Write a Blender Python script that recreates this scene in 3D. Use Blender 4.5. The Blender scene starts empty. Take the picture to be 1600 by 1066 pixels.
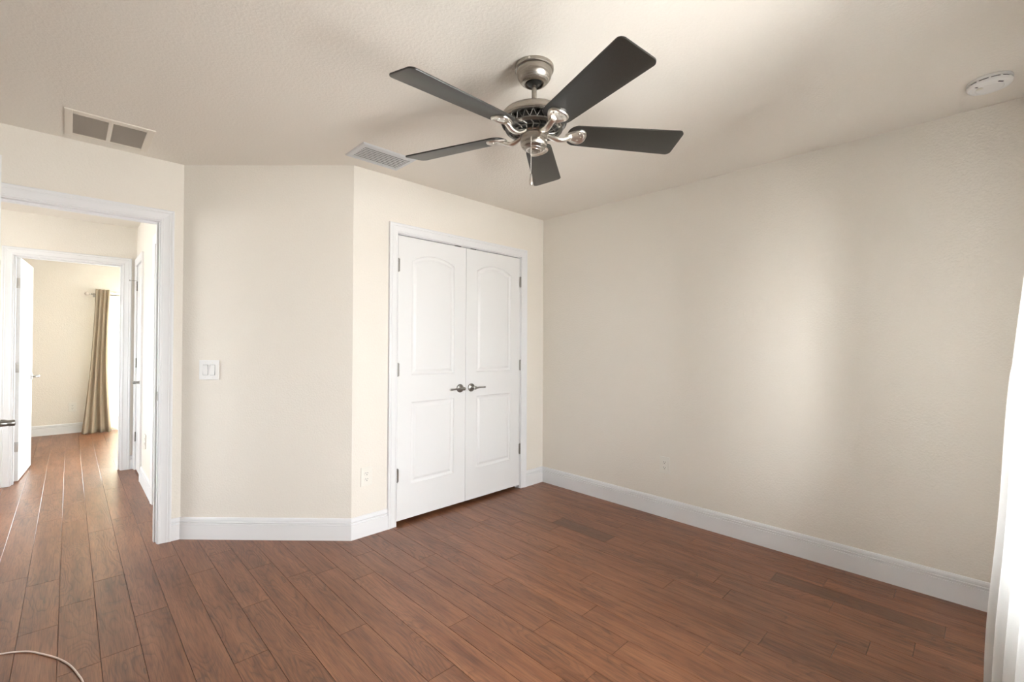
import bpy, bmesh, math, random
from mathutils import Vector, Matrix
from mathutils.geometry import tessellate_polygon
random.seed(7)
S = bpy.context.scene
COL = S.collection
PI = math.pi

# ------------------------------------------------------------------ camera
F_PX, YAW, PITCH, ROLL, CAM_H = 709.3039, 0.7978, 0.0086, 0.0050, 1.2711
cd = bpy.data.cameras.new('camera'); cam = bpy.data.objects.new('camera', cd); COL.objects.link(cam)
cd.sensor_width = 36.0; cd.sensor_fit = 'HORIZONTAL'; cd.lens = F_PX * 36.0 / 1600.0
cd.clip_start = 0.02; cd.clip_end = 200
fw = Vector((math.cos(YAW)*math.cos(PITCH), math.sin(YAW)*math.cos(PITCH), math.sin(PITCH)))
rt = Vector((math.sin(YAW), -math.cos(YAW), 0)); up = rt.cross(fw)
R_ = rt*math.cos(ROLL) + up*math.sin(ROLL); U_ = up*math.cos(ROLL) - rt*math.sin(ROLL)
cam.matrix_world = Matrix(((R_.x, U_.x, -fw.x, 0), (R_.y, U_.y, -fw.y, 0), (R_.z, U_.z, -fw.z, CAM_H), (0, 0, 0, 1)))
S.camera = cam

# ------------------------------------------------------------------ light and exposure
S.view_settings.view_transform = 'Standard'; S.view_settings.look = 'None'
S.view_settings.gamma = 1.0; S.view_settings.use_curve_mapping = False
S.view_settings.exposure = 0.0
w = bpy.data.worlds.new('sky'); S.world = w; w.use_nodes = True
bg = w.node_tree.nodes['Background']; bg.inputs[1].default_value = 19.0
_t = w.node_tree; _tc = _t.nodes.new('ShaderNodeTexCoord'); _sx = _t.nodes.new('ShaderNodeSeparateXYZ'); _cr = _t.nodes.new('ShaderNodeValToRGB')
_t.links.new(_tc.outputs['Generated'], _sx.inputs[0]); _t.links.new(_sx.outputs['Z'], _cr.inputs[0]); _t.links.new(_cr.outputs[0], bg.inputs[0])
_cr.color_ramp.elements[0].position = 0.0; _cr.color_ramp.elements[0].color = (0.60, 0.61, 0.60, 1)      # pale ground
_cr.color_ramp.elements[1].position = 0.03; _cr.color_ramp.elements[1].color = (0.87, 0.94, 1.0, 1)     # bright overcast sky

def area(name, loc, direction, sx, sy, power, color=(1, 1, 1), spread=PI):
    l = bpy.data.lights.new(name, 'AREA'); l.shape = 'RECTANGLE'; l.size = sx; l.size_y = sy
    l.energy = power; l.color = color; l.spread = spread
    o = bpy.data.objects.new(name, l); COL.objects.link(o); o.location = loc
    o.rotation_euler = Vector(direction).to_track_quat('-Z', 'Y').to_euler()
    return o
# daylight through the far bedroom's glass door and two unseen windows added for light
area('daylight_bedroom', (1.74, -0.72, 1.36), (0, 1, -0.02), 1.45, 1.6, 142, (1.0, 0.99, 0.97))
area('daylight_far_room', (1.35, 9.55, 1.3), (0, -1, 0), 2.2, 2.2, 760, (0.80, 0.92, 1.0))
area('daylight_hall', (-2.70, 4.75, 1.5), (1, -0.42, -0.03), 1.1, 1.4, 14, (1.0, 0.985, 0.96), math.radians(100))  # narrowed and aimed from the added hall window through the doorway

# ------------------------------------------------------------------ materials
def new_mat(name):
    m = bpy.data.materials.new(name); m.use_nodes = True
    nt = m.node_tree; return m, nt, nt.nodes['Principled BSDF']
def N(nt, t, **kw):
    n = nt.nodes.new(t)
    for k, v in kw.items(): setattr(n, k, v)
    return n
def plain(name, col, rough=0.5, metal=0.0, spec=0.5, bump=0.0, bscale=200, bdist=0.001, coat=0.0):
    m, nt, b = new_mat(name)
    b.inputs['Base Color'].default_value = (*col, 1); b.inputs['Roughness'].default_value = rough
    b.inputs['Metallic'].default_value = metal; b.inputs['Specular IOR Level'].default_value = spec
    b.inputs['Coat Weight'].default_value = coat
    tc = N(nt, 'ShaderNodeTexCoord'); no = N(nt, 'ShaderNodeTexNoise')
    no.inputs['Scale'].default_value = bscale; no.inputs['Detail'].default_value = 3
    nt.links.new(tc.outputs['Object'], no.inputs['Vector'])
    if bump > 0:
        bp = N(nt, 'ShaderNodeBump'); bp.inputs['Strength'].default_value = bump; bp.inputs['Distance'].default_value = bdist
        nt.links.new(no.outputs['Fac'], bp.inputs['Height']); nt.links.new(bp.outputs[0], b.inputs['Normal'])
    mr = N(nt, 'ShaderNodeMapRange'); mr.inputs[3].default_value = max(rough-.04, 0.02); mr.inputs[4].default_value = rough+.04
    nt.links.new(no.outputs['Fac'], mr.inputs[0]); nt.links.new(mr.outputs[0], b.inputs['Roughness'])
    return m
def paint_mat(name, col, tex_scale, strength, dist, stipple):
    """matt wall paint over sprayed orange-peel plaster"""
    m, nt, b = new_mat(name)
    b.inputs['Roughness'].default_value = 0.75; b.inputs['Specular IOR Level'].default_value = 0.25
    tc = N(nt, 'ShaderNodeTexCoord')
    n1 = N(nt, 'ShaderNodeTexNoise'); n1.inputs['Scale'].default_value = tex_scale; n1.inputs['Detail'].default_value = 4; n1.inputs['Roughness'].default_value = 0.55
    nt.links.new(tc.outputs['Object'], n1.inputs['Vector'])
    rp = N(nt, 'ShaderNodeValToRGB'); rp.color_ramp.elements[0].position = 0.42; rp.color_ramp.elements[1].position = 0.62
    nt.links.new(n1.outputs['Fac'], rp.inputs[0])
    bp = N(nt, 'ShaderNodeBump'); bp.inputs['Strength'].default_value = strength; bp.inputs['Distance'].default_value = dist
    nt.links.new(rp.outputs[0], bp.inputs['Height']); nt.links.new(bp.outputs[0], b.inputs['Normal'])
    n2 = N(nt, 'ShaderNodeTexNoise'); n2.inputs['Scale'].default_value = tex_scale*1.7; n2.inputs['Detail'].default_value = 2
    nt.links.new(tc.outputs['Object'], n2.inputs['Vector'])
    mx = N(nt, 'ShaderNodeMix', data_type='RGBA')
    mx.inputs[6].default_value = (*[c*(1-stipple) for c in col], 1); mx.inputs[7].default_value = (*[min(c*(1+stipple), 1) for c in col], 1)
    nt.links.new(n2.outputs['Fac'], mx.inputs[0]); nt.links.new(mx.outputs[2], b.inputs['Base Color'])
    return m
WALL = paint_mat('cream_wall_paint', (0.83, 0.783, 0.708), 95, 0.30, 0.0020, 0.02)
CEIL = paint_mat('cream_ceiling_paint', (0.84, 0.793, 0.722), 75, 0.28, 0.0022, 0.02)
TRIM = plain('white_trim_paint', (0.82, 0.82, 0.825), 0.5, 0, 0.35)
DOORM = plain('white_door_paint', (0.83, 0.83, 0.825), 0.42, 0, 0.4, 0.06, 140, 0.0006)
PLATE = plain('white_plastic', (0.86, 0.855, 0.84), 0.35, 0, 0.4)
PLATE2 = plain('almond_white_plastic', (0.82, 0.79, 0.72), 0.3, 0, 0.5)
SHADE = plain('rocker_shadow_grey', (0.42, 0.42, 0.41), 0.5)  # darker tone painting the shadow lines around the switch rockers
DARK = plain('dark_slot', (0.03, 0.03, 0.03), 0.6)
DUCT = plain('duct_dark', (0.05, 0.047, 0.042), 0.8)
NICKEL = plain('satin_nickel', (0.50, 0.48, 0.45), 0.3, 1.0)
NICKELD = plain('aged_nickel', (0.34, 0.33, 0.31), 0.35, 1.0)
CHROME = plain('polished_nickel', (0.82, 0.79, 0.74), 0.30, 1.0)
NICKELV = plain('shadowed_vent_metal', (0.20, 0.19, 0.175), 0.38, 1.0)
BLACKM = plain('black_metal', (0.012, 0.012, 0.011), 0.35, 0.0, 0.5)
REG = plain('grey_white_register_enamel', (0.66, 0.67, 0.68), 0.4, 0.0, 0.4)
REGS = plain('register_blade_enamel', (0.60, 0.61, 0.61), 0.45, 0.0, 0.4)
GRILL = plain('cream_grille_enamel', (0.80, 0.74, 0.65), 0.45, 0, 0.4)
CORD = plain('pale_pink_rubber', (0.90, 0.76, 0.69), 0.45, 0, 0.4)
RUBBER = plain('white_rubber', (0.7, 0.7, 0.68), 0.7)

def brushed():
    m, nt, b = new_mat('brushed_nickel')
    b.inputs['Base Color'].default_value = (0.40, 0.37, 0.33, 1); b.inputs['Metallic'].default_value = 1
    tc = N(nt, 'ShaderNodeTexCoord'); mp = N(nt, 'ShaderNodeMapping'); mp.inputs['Scale'].default_value = (3, 3, 600)
    no = N(nt, 'ShaderNodeTexNoise'); no.inputs['Scale'].default_value = 3; no.inputs['Detail'].default_value = 4
    nt.links.new(tc.outputs['Object'], mp.inputs[0]); nt.links.new(mp.outputs[0], no.inputs['Vector'])
    mr = N(nt, 'ShaderNodeMapRange'); mr.inputs[3].default_value = 0.2; mr.inputs[4].default_value = 0.36
    nt.links.new(no.outputs['Fac'], mr.inputs[0]); nt.links.new(mr.outputs[0], b.inputs['Roughness'])
    b.inputs['Anisotropic'].default_value = 0.75
    tg = N(nt, 'ShaderNodeTangent', direction_type='RADIAL', axis='Z'); nt.links.new(tg.outputs[0], b.inputs['Tangent'])
    return m
BRUSHED = brushed()

def blade_mat():
    m, nt, b = new_mat('charcoal_fan_blade')
    tc = N(nt, 'ShaderNodeTexCoord'); no = N(nt, 'ShaderNodeTexNoise'); no.inputs['Scale'].default_value = 420; no.inputs['Detail'].default_value = 2
    nt.links.new(tc.outputs['Object'], no.inputs['Vector'])
    mx = N(nt, 'ShaderNodeMix', data_type='RGBA'); mx.inputs[6].default_value = (0.014, 0.013, 0.011, 1); mx.inputs[7].default_value = (0.040, 0.037, 0.031, 1)
    nt.links.new(no.outputs['Fac'], mx.inputs[0]); nt.links.new(mx.outputs[2], b.inputs['Base Color'])
    b.inputs['Roughness'].default_value = 0.36; b.inputs['Specular IOR Level'].default_value = 0.5
    return m
BLADE = blade_mat()

def floor_mat():
    """hand-scraped hickory: every plank has its own tone (attribute) and its own grain (UV offset)"""
    m, nt, b = new_mat('hickory_plank_floor')
    uv = N(nt, 'ShaderNodeUVMap', uv_map='grain'); at = N(nt, 'ShaderNodeAttribute', attribute_name='tone')
    sep = N(nt, 'ShaderNodeSeparateColor'); nt.links.new(at.outputs['Color'], sep.inputs[0])
    def mapping(s):
        mp = N(nt, 'ShaderNodeMapping'); mp.inputs['Scale'].default_value = s; nt.links.new(uv.outputs[0], mp.inputs[0]); return mp
    # cathedral figure: contour lines of a stretched noise
    m1 = mapping((6.5, 1.25, 1)); n1 = N(nt, 'ShaderNodeTexNoise'); n1.inputs['Scale'].default_value = 1.0; n1.inputs['Detail'].default_value = 2.5; n1.inputs['Distortion'].default_value = 0.25
    nt.links.new(m1.outputs[0], n1.inputs['Vector'])
    mu = N(nt, 'ShaderNodeMath', operation='MULTIPLY'); mu.inputs[1].default_value = 22; nt.links.new(n1.outputs['Fac'], mu.inputs[0])
    fr = N(nt, 'ShaderNodeMath', operation='FRACT'); nt.links.new(mu.outputs[0], fr.inputs[0])
    rings = N(nt, 'ShaderNodeValToRGB'); e = rings.color_ramp.elements
    e[0].position = 0.0; e[0].color = (0, 0, 0, 1); e[1].position = 0.55; e[1].color = (1, 1, 1, 1)
    x = rings.color_ramp.elements.new(0.18); x.color = (.55, .55, .55, 1); x = rings.color_ramp.elements.new(1.0); x.color = (0.75, .75, .75, 1)
    nt.links.new(fr.outputs[0], rings.inputs[0])
    # where the figure is strong
    m4 = mapping((3.0, 1.0, 1)); n4 = N(nt, 'ShaderNodeTexNoise'); n4.inputs['Scale'].default_value = 1.3; n4.inputs['Detail'].default_value = 1
    nt.links.new(m4.outputs[0], n4.inputs['Vector'])
    mk = N(nt, 'ShaderNodeValToRGB'); mk.color_ramp.elements[0].position = 0.34; mk.color_ramp.elements[1].position = 0.60
    nt.links.new(n4.outputs['Fac'], mk.inputs[0])
    # fine pores
    m2 = mapping((260, 9, 1)); n2 = N(nt, 'ShaderNodeTexNoise'); n2.inputs['Scale'].default_value = 1; n2.inputs['Detail'].default_value = 3
    nt.links.new(m2.outputs[0], n2.inputs['Vector'])
    pores = N(nt, 'ShaderNodeValToRGB'); pores.color_ramp.elements[0].position = 0.36; pores.color_ramp.elements[1].position = 0.56
    nt.links.new(n2.outputs['Fac'], pores.inputs[0])
    # broad streaks
    m3 = mapping((16, 1.6, 1)); n3 = N(nt, 'ShaderNodeTexNoise'); n3.inputs['Scale'].default_value = 1; n3.inputs['Detail'].default_value = 4
    nt.links.new(m3.outputs[0], n3.inputs['Vector'])
    base = N(nt, 'ShaderNodeMix', data_type='RGBA')
    base.inputs[6].default_value = (0.170, 0.060, 0.025, 1); base.inputs[7].default_value = (0.330, 0.142, 0.070, 1)
    sm = N(nt, 'ShaderNodeMapRange'); sm.inputs[1].default_value = 0.25; sm.inputs[2].default_value = 0.75; nt.links.new(n3.outputs['Fac'], sm.inputs[0])
    nt.links.new(sm.outputs[0], base.inputs[0])
    def mult(a, fac_out, lo, fac_scale):
        mr = N(nt, 'ShaderNodeMapRange'); mr.inputs[3].default_value = lo; mr.inputs[4].default_value = 1.0
        nt.links.new(fac_out, mr.inputs[0])
        vm = N(nt, 'ShaderNodeMix', data_type='RGBA', blend_type='MULTIPLY')
        if isinstance(fac_scale, float): vm.inputs[0].default_value = fac_scale
        else: nt.links.new(fac_scale, vm.inputs[0])
        nt.links.new(a, vm.inputs[6]); nt.links.new(mr.outputs[0], vm.inputs[7]); return vm.outputs[2]
    c = mult(base.outputs[2], rings.outputs[0], 0.56, mk.outputs[0])
    c = mult(c, pores.outputs[0], 0.76, 1.0)
    # short dark flecks and streaks
    m5 = mapping((75, 5.5, 1)); n5 = N(nt, 'ShaderNodeTexNoise'); n5.inputs['Scale'].default_value = 1; n5.inputs['Detail'].default_value = 5; n5.inputs['Distortion'].default_value = 0.6
    nt.links.new(m5.outputs[0], n5.inputs['Vector'])
    fl = N(nt, 'ShaderNodeValToRGB'); fl.color_ramp.elements[0].position = 0.30; fl.color_ramp.elements[1].position = 0.52
    nt.links.new(n5.outputs['Fac'], fl.inputs[0])
    c = mult(c, fl.outputs[0], 0.66, 1.0)
    tone = N(nt, 'ShaderNodeMapRange'); tone.clamp = False; tone.inputs[3].default_value = 0.88; tone.inputs[4].default_value = 1.10
    nt.links.new(sep.outputs[0], tone.inputs[0])
    vm = N(nt, 'ShaderNodeVectorMath', operation='SCALE'); nt.links.new(c, vm.inputs[0]); nt.links.new(tone.outputs[0], vm.inputs['Scale'])
    ed = N(nt, 'ShaderNodeMapRange'); ed.inputs[3].default_value = 1.0; ed.inputs[4].default_value = 0.34; nt.links.new(sep.outputs[2], ed.inputs[0])
    vm2 = N(nt, 'ShaderNodeVectorMath', operation='SCALE'); nt.links.new(vm.outputs[0], vm2.inputs[0]); nt.links.new(ed.outputs[0], vm2.inputs['Scale'])
    nt.links.new(vm2.outputs[0], b.inputs['Base Color'])
    # satin varnish with scraped relief
    ad = N(nt, 'ShaderNodeMath', operation='MULTIPLY'); nt.links.new(rings.outputs[0], ad.inputs[0]); nt.links.new(mk.outputs[0], ad.inputs[1])
    ad2 = N(nt, 'ShaderNodeMath', operation='MULTIPLY_ADD'); ad2.inputs[1].default_value = 0.6; nt.links.new(ad.outputs[0], ad2.inputs[0])
    nt.links.new(n3.outputs['Fac'], ad2.inputs[2])
    bp = N(nt, 'ShaderNodeBump'); bp.inputs['Strength'].default_value = 0.40; bp.inputs['Distance'].default_value = 0.0016
    nt.links.new(ad2.outputs[0], bp.inputs['Height']); nt.links.new(bp.outputs[0], b.inputs['Normal'])
    b.inputs['Roughness'].default_value = 0.36; b.inputs['Specular IOR Level'].default_value = 0.58
    return m
FLOORM = floor_mat()

def cloth(name, col, trans, tcol, rough=0.9, weave=900):
    m = bpy.data.materials.new(name); m.use_nodes = True; nt = m.node_tree; nt.nodes.clear()
    out = N(nt, 'ShaderNodeOutputMaterial'); d = N(nt, 'ShaderNodeBsdfDiffuse'); t = N(nt, 'ShaderNodeBsdfTranslucent')
    tc = N(nt, 'ShaderNodeTexCoord'); no = N(nt, 'ShaderNodeTexNoise'); no.inputs['Scale'].default_value = weave
    nt.links.new(tc.outputs['Object'], no.inputs['Vector'])
    mx = N(nt, 'ShaderNodeMix', data_type='RGBA'); mx.inputs[6].default_value = (*[c*.9 for c in col], 1); mx.inputs[7].default_value = (*[min(c*1.1, 1) for c in col], 1)
    nt.links.new(no.outputs['Fac'], mx.inputs[0]); nt.links.new(mx.outputs[2], d.inputs[0])
    t.inputs[0].default_value = (*tcol, 1)
    ms = N(nt, 'ShaderNodeMixShader'); ms.inputs[0].default_value = trans
    nt.links.new(d.outputs[0], ms.inputs[1]); nt.links.new(t.outputs[0], ms.inputs[2]); nt.links.new(ms.outputs[0], out.inputs[0])
    return m
TAUPE = cloth('taupe_curtain_satin', (0.47, 0.395, 0.30), 0.12, (0.6, 0.5, 0.34))
GOLD = cloth('backlit_gold_curtain_lining', (0.86, 0.79, 0.64), 0.6, (0.97, 0.94, 0.84))
WHITEC = cloth('white_curtain_cotton', (0.90, 0.90, 0.89), 0.42, (0.92, 0.92, 0.91))

def glass_mat():
    m = bpy.data.materials.new('window_glass'); m.use_nodes = True; nt = m.node_tree; nt.nodes.clear()
    out = N(nt, 'ShaderNodeOutputMaterial'); t = N(nt, 'ShaderNodeBsdfTransparent'); g = N(nt, 'ShaderNodeBsdfGlossy')
    g.inputs['Roughness'].default_value = 0.02; fr = N(nt, 'ShaderNodeFresnel'); fr.inputs[0].default_value = 1.45
    ms = N(nt, 'ShaderNodeMixShader'); nt.links.new(fr.outputs[0], ms.inputs[0]); nt.links.new(t.outputs[0], ms.inputs[1])
    nt.links.new(g.outputs[0], ms.inputs[2]); nt.links.new(ms.outputs[0], out.inputs[0]); return m
GLASS = glass_mat()

# ------------------------------------------------------------------ helpers
def obj(name, bm, m, parent=None, smooth=False, recalc=True):
    if recalc: bmesh.ops.recalc_face_normals(bm, faces=bm.faces[:])
    me = bpy.data.meshes.new(name); bm.to_mesh(me); bm.free()
    me.materials.append(m)
    if smooth:
        for p in me.polygons: p.use_smooth = True
    o = bpy.data.objects.new(name, me); COL.objects.link(o)
    if smooth == 'auto':
        md = o.modifiers.new('edges', 'EDGE_SPLIT'); md.split_angle = math.radians(38)
    if parent: o.parent = parent
    return o
def struct(name, bm, m, label=None, smooth=False):
    o = obj(name, bm, m, None, smooth); o['kind'] = 'structure'
    if label: o['label'] = label
    return o
def empty(name, loc=(0, 0, 0), rotz=0.0):
    o = bpy.data.objects.new(name, None); COL.objects.link(o); o.location = loc; o.rotation_euler = (0, 0, rotz)
    o.empty_display_size = 0.05; return o
def tag(o, label, cat, group=None):
    o['label'] = label; o['category'] = cat
    if group: o['group'] = group
    return o
def copy_tree(o, parent=None):
    c = o.copy(); COL.objects.link(c); c.parent = parent
    for ch in list(o.children): copy_tree(ch, c)
    return c
def BM(): return bmesh.new()
def box(bm, x0, x1, y0, y1, z0, z1, bevel=0.0, M=None):
    t = bmesh.new()
    vs = [t.verts.new((x, y, z)) for x in (x0, x1) for y in (y0, y1) for z in (z0, z1)]
    for f in ((0, 1, 3, 2), (4, 6, 7, 5), (0, 4, 5, 1), (2, 3, 7, 6), (0, 2, 6, 4), (1, 5, 7, 3)): t.faces.new([vs[i] for i in f])
    if bevel > 0: bmesh.ops.bevel(t, geom=t.edges[:], offset=bevel, segments=2, affect='EDGES', profile=0.6)
    merge(bm, t, M)
def merge(bm, t, M=None):
    t.verts.ensure_lookup_table(); mp = {}
    for v in t.verts:
        co = M @ v.co if M else v.co; mp[v] = bm.verts.new(co)
    for f in t.faces:
        try: bm.faces.new([mp[v] for v in f.verts])
        except ValueError: pass
    t.free()
def lathe(bm, prof, n=48, M=None, cap=True):
    t = bmesh.new(); rings = []
    for r, z in prof:
        if r < 1e-6: rings.append([t.verts.new((0, 0, z))])
        else: rings.append([t.verts.new((r*math.cos(2*PI*i/n), r*math.sin(2*PI*i/n), z)) for i in range(n)])
    for a, b in zip(rings, rings[1:]):
        if len(a) == 1 and len(b) == 1: continue
        for i in range(n):
            j = (i+1) % n
            if len(a) == 1: t.faces.new((a[0], b[j], b[i]))
            elif len(b) == 1: t.faces.new((a[i], a[j], b[0]))
            else: t.faces.new((a[i], a[j], b[j], b[i]))
    if cap:
        for r in (rings[0], rings[-1]):
            if len(r) > 1: t.faces.new(r)
    merge(bm, t, M)
def tube(bm, pts, rad, n=12, flat=1.0, upv=(0, 0, 1), M=None):
    """swept tube; rad may be one radius or one per point; flat squashes it along the frame's second axis"""
    t = bmesh.new(); pts = [Vector(p) for p in pts]; rings = []
    rads = rad if isinstance(rad, (list, tuple)) else [rad]*len(pts)
    for i, p in enumerate(pts):
        d = (pts[min(i+1, len(pts)-1)] - pts[max(i-1, 0)]).normalized()
        a = d.cross(Vector(upv))
        if a.length < 1e-4: a = d.cross(Vector((1, 0, 0)))
        a.normalize(); b = a.cross(d).normalized()
        r = rads[i]
        rings.append([t.verts.new(p + a*(r*math.cos(2*PI*k/n)) + b*(r*flat*math.sin(2*PI*k/n))) for k in range(n)])
    for A, B in zip(rings, rings[1:]):
        for k in range(n): t.faces.new((A[k], A[(k+1) % n], B[(k+1) % n], B[k]))
    t.faces.new(rings[0]); t.faces.new(rings[-1])
    merge(bm, t, M)
def prism(bm, poly, z0, z1, M=None, bevel=0.0):
    t = bmesh.new()
    a = [t.verts.new((x, y, z0)) for x, y in poly]; b = [t.verts.new((x, y, z1)) for x, y in poly]
    t.faces.new(a[::-1]); t.faces.new(b); n = len(poly)
    for i in range(n): t.faces.new((a[i], a[(i+1) % n], b[(i+1) % n], b[i]))
    if bevel > 0:
        bmesh.ops.recalc_face_normals(t, faces=t.faces[:])
        es = [e for e in t.edges if abs(e.verts[0].co.z - e.verts[1].co.z) < 1e-6]
        bmesh.ops.bevel(t, geom=es, offset=bevel, segments=2, affect='EDGES', profile=0.6)
    merge(bm, t, M)
def smooth_path(pts, sub=6):
    pts = [Vector(p) for p in pts]; out = []
    for i in range(len(pts)-1):
        p0 = pts[max(i-1, 0)]; p1 = pts[i]; p2 = pts[i+1]; p3 = pts[min(i+2, len(pts)-1)]
        for k in range(sub):
            t = k/sub
            out.append(0.5*((2*p1)+(p2-p0)*t+(2*p0-5*p1+4*p2-p3)*t*t+(3*p1-p0-3*p2+p3)*t**3))
    out.append(pts[-1]); return out

# ------------------------------------------------------------------ layout (metres)
H = 2.44
XR = 3.1762            # right wall
YC = 2.8406            # closet wall
X2 = 1.3214            # outer corner between the angled wall and the closet wall
X1, YL = 0.5291, 3.6281  # inner corner between the doorway wall and the angled wall
YW = -0.36             # window wall beside the camera
XL = -1.05             # wall left of the camera
T = 0.115
YLB = YL + T           # hall face of the doorway wall
HX = 0.487             # hall's right wall
YF = 5.972             # far hall wall
YFB = YF + T
YB = 8.90              # far bedroom's back wall
HXL = -2.3
DH = 2.047             # door opening height
D1L, D1R = -0.446, 0.406   # bedroom doorway
C0, C1, CC = 1.649, 2.8714, 2.2590   # closet opening
F0, F1 = -0.357, 0.372     # far doorway

# ---- floor: every plank an island with its own tone and grain
def build_floor():
    bm = BM(); uv = bm.loops.layers.uv.new('grain'); tl = bm.loops.layers.float_color.new('tone')
    W = 0.1255; X0 = -0.148; g = 0.0006; c = 0.0010
    y_lo, y_hi = YW-0.1, YB+0.1
    known = {-1: [3.60], 0: [3.45, 4.62], 1: [3.08, 4.5], 2: [3.28, 4.15], 3: [2.735, 4.35], 4: [1.62, 3.36], 6: [2.466, 3.21], 5: [2.06, 3.02],
             7: [1.15, 2.86], 8: [1.945, 2.62], 9: [1.451, 2.55], 10: [.9, 2.35], 11: [1.663, 2.60], 12: [1.04, 2.2], 13: [1.379, 2.3], 14: [1.792],
             15: [1.3, 2.45], 16: [0.8, 1.95], 17: [1.5], 18: [0.655, 1.85], 19: [1.152, 2.3], 20: [0.9, 2.05], 21: [1.685, 2.131], 22: [.5, 1.5], 23: [0.79, 1.75, 2.4], 24: [1.3], 25: [.3, 1.1]}
    k0 = math.floor((HXL-0.15-X0)/W); k1 = math.ceil((XR+0.1-X0)/W)
    for k in range(k0, k1+1):
        js = sorted(known.get(k, []))
        if not js: js = [y_lo + random.uniform(0.2, 1.2)]
        lo = js[0]
        while lo > y_lo+0.3:
            lo -= random.uniform(0.55, 1.25); js.insert(0, max(lo, y_lo))
        hi = js[-1]
        while hi < y_hi-0.3:
            hi += random.uniform(0.5, 1.25); js.append(min(hi, y_hi))
        if js[0] > y_lo: js.insert(0, y_lo)
        if js[-1] < y_hi: js.append(y_hi)
        for ya, yb in zip(js, js[1:]):
            if yb-ya < 0.01: continue
            xa, xb = X0+k*W, X0+(k+1)*W
            tone = random.random()**1.1*0.8+0.12
            if k == 21 and abs(ya-1.685) < 1e-3: tone = -1.15
            if k == 23 and abs(yb-0.79) < 1e-3: tone = -0.9
            ou, ov = random.uniform(0, 40), random.uniform(0, 40)
            e = .0002; top = [(xa+g+c, ya+g+e), (xb-g-c, ya+g+e), (xb-g-c, yb-g-e), (xa+g+c, yb-g-e)]
            low = [(xa+g, ya+g), (xb-g, ya+g), (xb-g, yb-g), (xa+g, yb-g)]
            a = [bm.verts.new((x, y, 0)) for x, y in top]; b = [bm.verts.new((x, y, -c*0.9)) for x, y in low]
            d = [bm.verts.new((x, y, -0.014)) for x, y in low]
            fs = [bm.faces.new(a)]
            for i in range(4):
                j = (i+1) % 4
                fs.append(bm.faces.new((b[i], b[j], a[j], a[i]))); fs.append(bm.faces.new((d[i], d[j], b[j], b[i])))
            dark = [fs[1], fs[5]] + fs[2::2]
            for f in fs:
                for l in f.loops:
                    l[uv].uv = (l.vert.co.x-xa+ou, l.vert.co.y-ya+ov); l[tl] = (tone, 0, 1.0 if f in dark else 0.0, 1)
    v = [bm.verts.new(p) for p in ((HXL-.2, y_lo-.1, -.014), (XR+.2, y_lo-.1, -.014), (XR+.2, y_hi+.1, -.014), (HXL-.2, y_hi+.1, -.014))]
    v2 = [bm.verts.new((p.co.x, p.co.y, -.1)) for p in v]
    fs = [bm.faces.new(v), bm.faces.new(v2[::-1])] + [bm.faces.new((v2[i], v2[(i+1) % 4], v[(i+1) % 4], v[i])) for i in range(4)]
    for f in fs:
        for l in f.loops: l[uv].uv = (l.vert.co.x, l.vert.co.y); l[tl] = (0, 0, 0, 1)
    return struct('floor', bm, FLOORM, 'brown hand-scraped wooden plank floor running from the room into the hall', False)
build_floor()

bm = BM(); box(bm, HXL-.2, XR+.2, YW-.3, YB+.3, H, H+.12)
struct('ceiling', bm, CEIL, 'cream textured plaster ceiling')

# ---- walls
def wall_x(name, y0, y1, xs, opens=(), label=None):
    """wall running along x between faces y0,y1; opens = (xa, xb, za, zb)"""
    bm = BM(); x = xs[0]
    for xa, xb, za, zb in sorted(opens):
        box(bm, x, xa, y0, y1, 0, H)
        if za > 0: box(bm, xa, xb, y0, y1, 0, za)
        box(bm, xa, xb, y0, y1, zb, H); x = xb
    box(bm, x, xs[1], y0, y1, 0, H)
    return struct(name, bm, WALL, label)
def wall_y(name, x0, x1, ys, opens=(), label=None):
    bm = BM(); y = ys[0]
    for ya, yb, za, zb in sorted(opens):
        box(bm, x0, x1, y, ya, 0, H)
        if za > 0: box(bm, x0, x1, ya, yb, 0, za)
        box(bm, x0, x1, ya, yb, zb, H); y = yb
    box(bm, x0, x1, y, ys[1], 0, H)
    return struct(name, bm, WALL, label)
JT = 0.018   # jamb thickness
wall_y('wall_right', XR, XR+T, (YW-T, 3.6), label='long plain cream wall on the right')
wall_x('wall_closet', YC, YC+T, (X2, XR), [(C0-JT, C1+JT, 0, DH+JT)], 'cream wall around the double closet doors')
wall_x('wall_doorway', YL, YLB, (XL-T, X1), [(D1L-JT, D1R+JT, 0, DH+JT)], 'cream wall around the open doorway at left')
bm = BM(); prism(bm, [(X1, YL), (X2, YC), (X2, YC+T), (X1+.05, YLB), (X1-.02, YLB), (X1-.02, YL+.004)], 0, H)
struct('wall_angled', bm, WALL, 'angled cream wall with the light switch between doorway and closet')
WX0, WX1, WZ0, WZ1 = 1.02, 2.42, 0.50, 2.06
wall_x('wall_window', YW-T, YW, (XL-T, XR), [(WX0, WX1, WZ0, WZ1)])
wall_y('wall_left', XL-T, XL, (YW, YL))
wall_x('wall_closet_back', 3.6, 3.6+T, (.80, XR+T))
D5A, D5B = 5.44, 5.90     # hall closet door
D6A, D6B = 3.86, 4.52     # hall side door
wall_y('wall_hall_right', HX, HX+T, (YLB, YF), [(D5A-JT, D5B+JT, 0, DH+JT), (D6A-JT, D6B+JT, 0, DH+JT)], 'pale hall wall with two doors beyond the doorway')
wall_x('wall_hall_far', YF, YFB, (HXL, 2.4), [(F0-JT, F1+JT, 0, DH+JT)], 'cream wall at the far end of the hall')
wall_y('wall_hall_left', HXL-T, HXL, (YLB-T, YF), [(4.0, 5.3, 0.8, 2.1)])
wall_x('wall_hall_near', YLB-T, YLB, (HXL-T, XL-T))
FW0, FW1 = 0.40, 2.15
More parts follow.
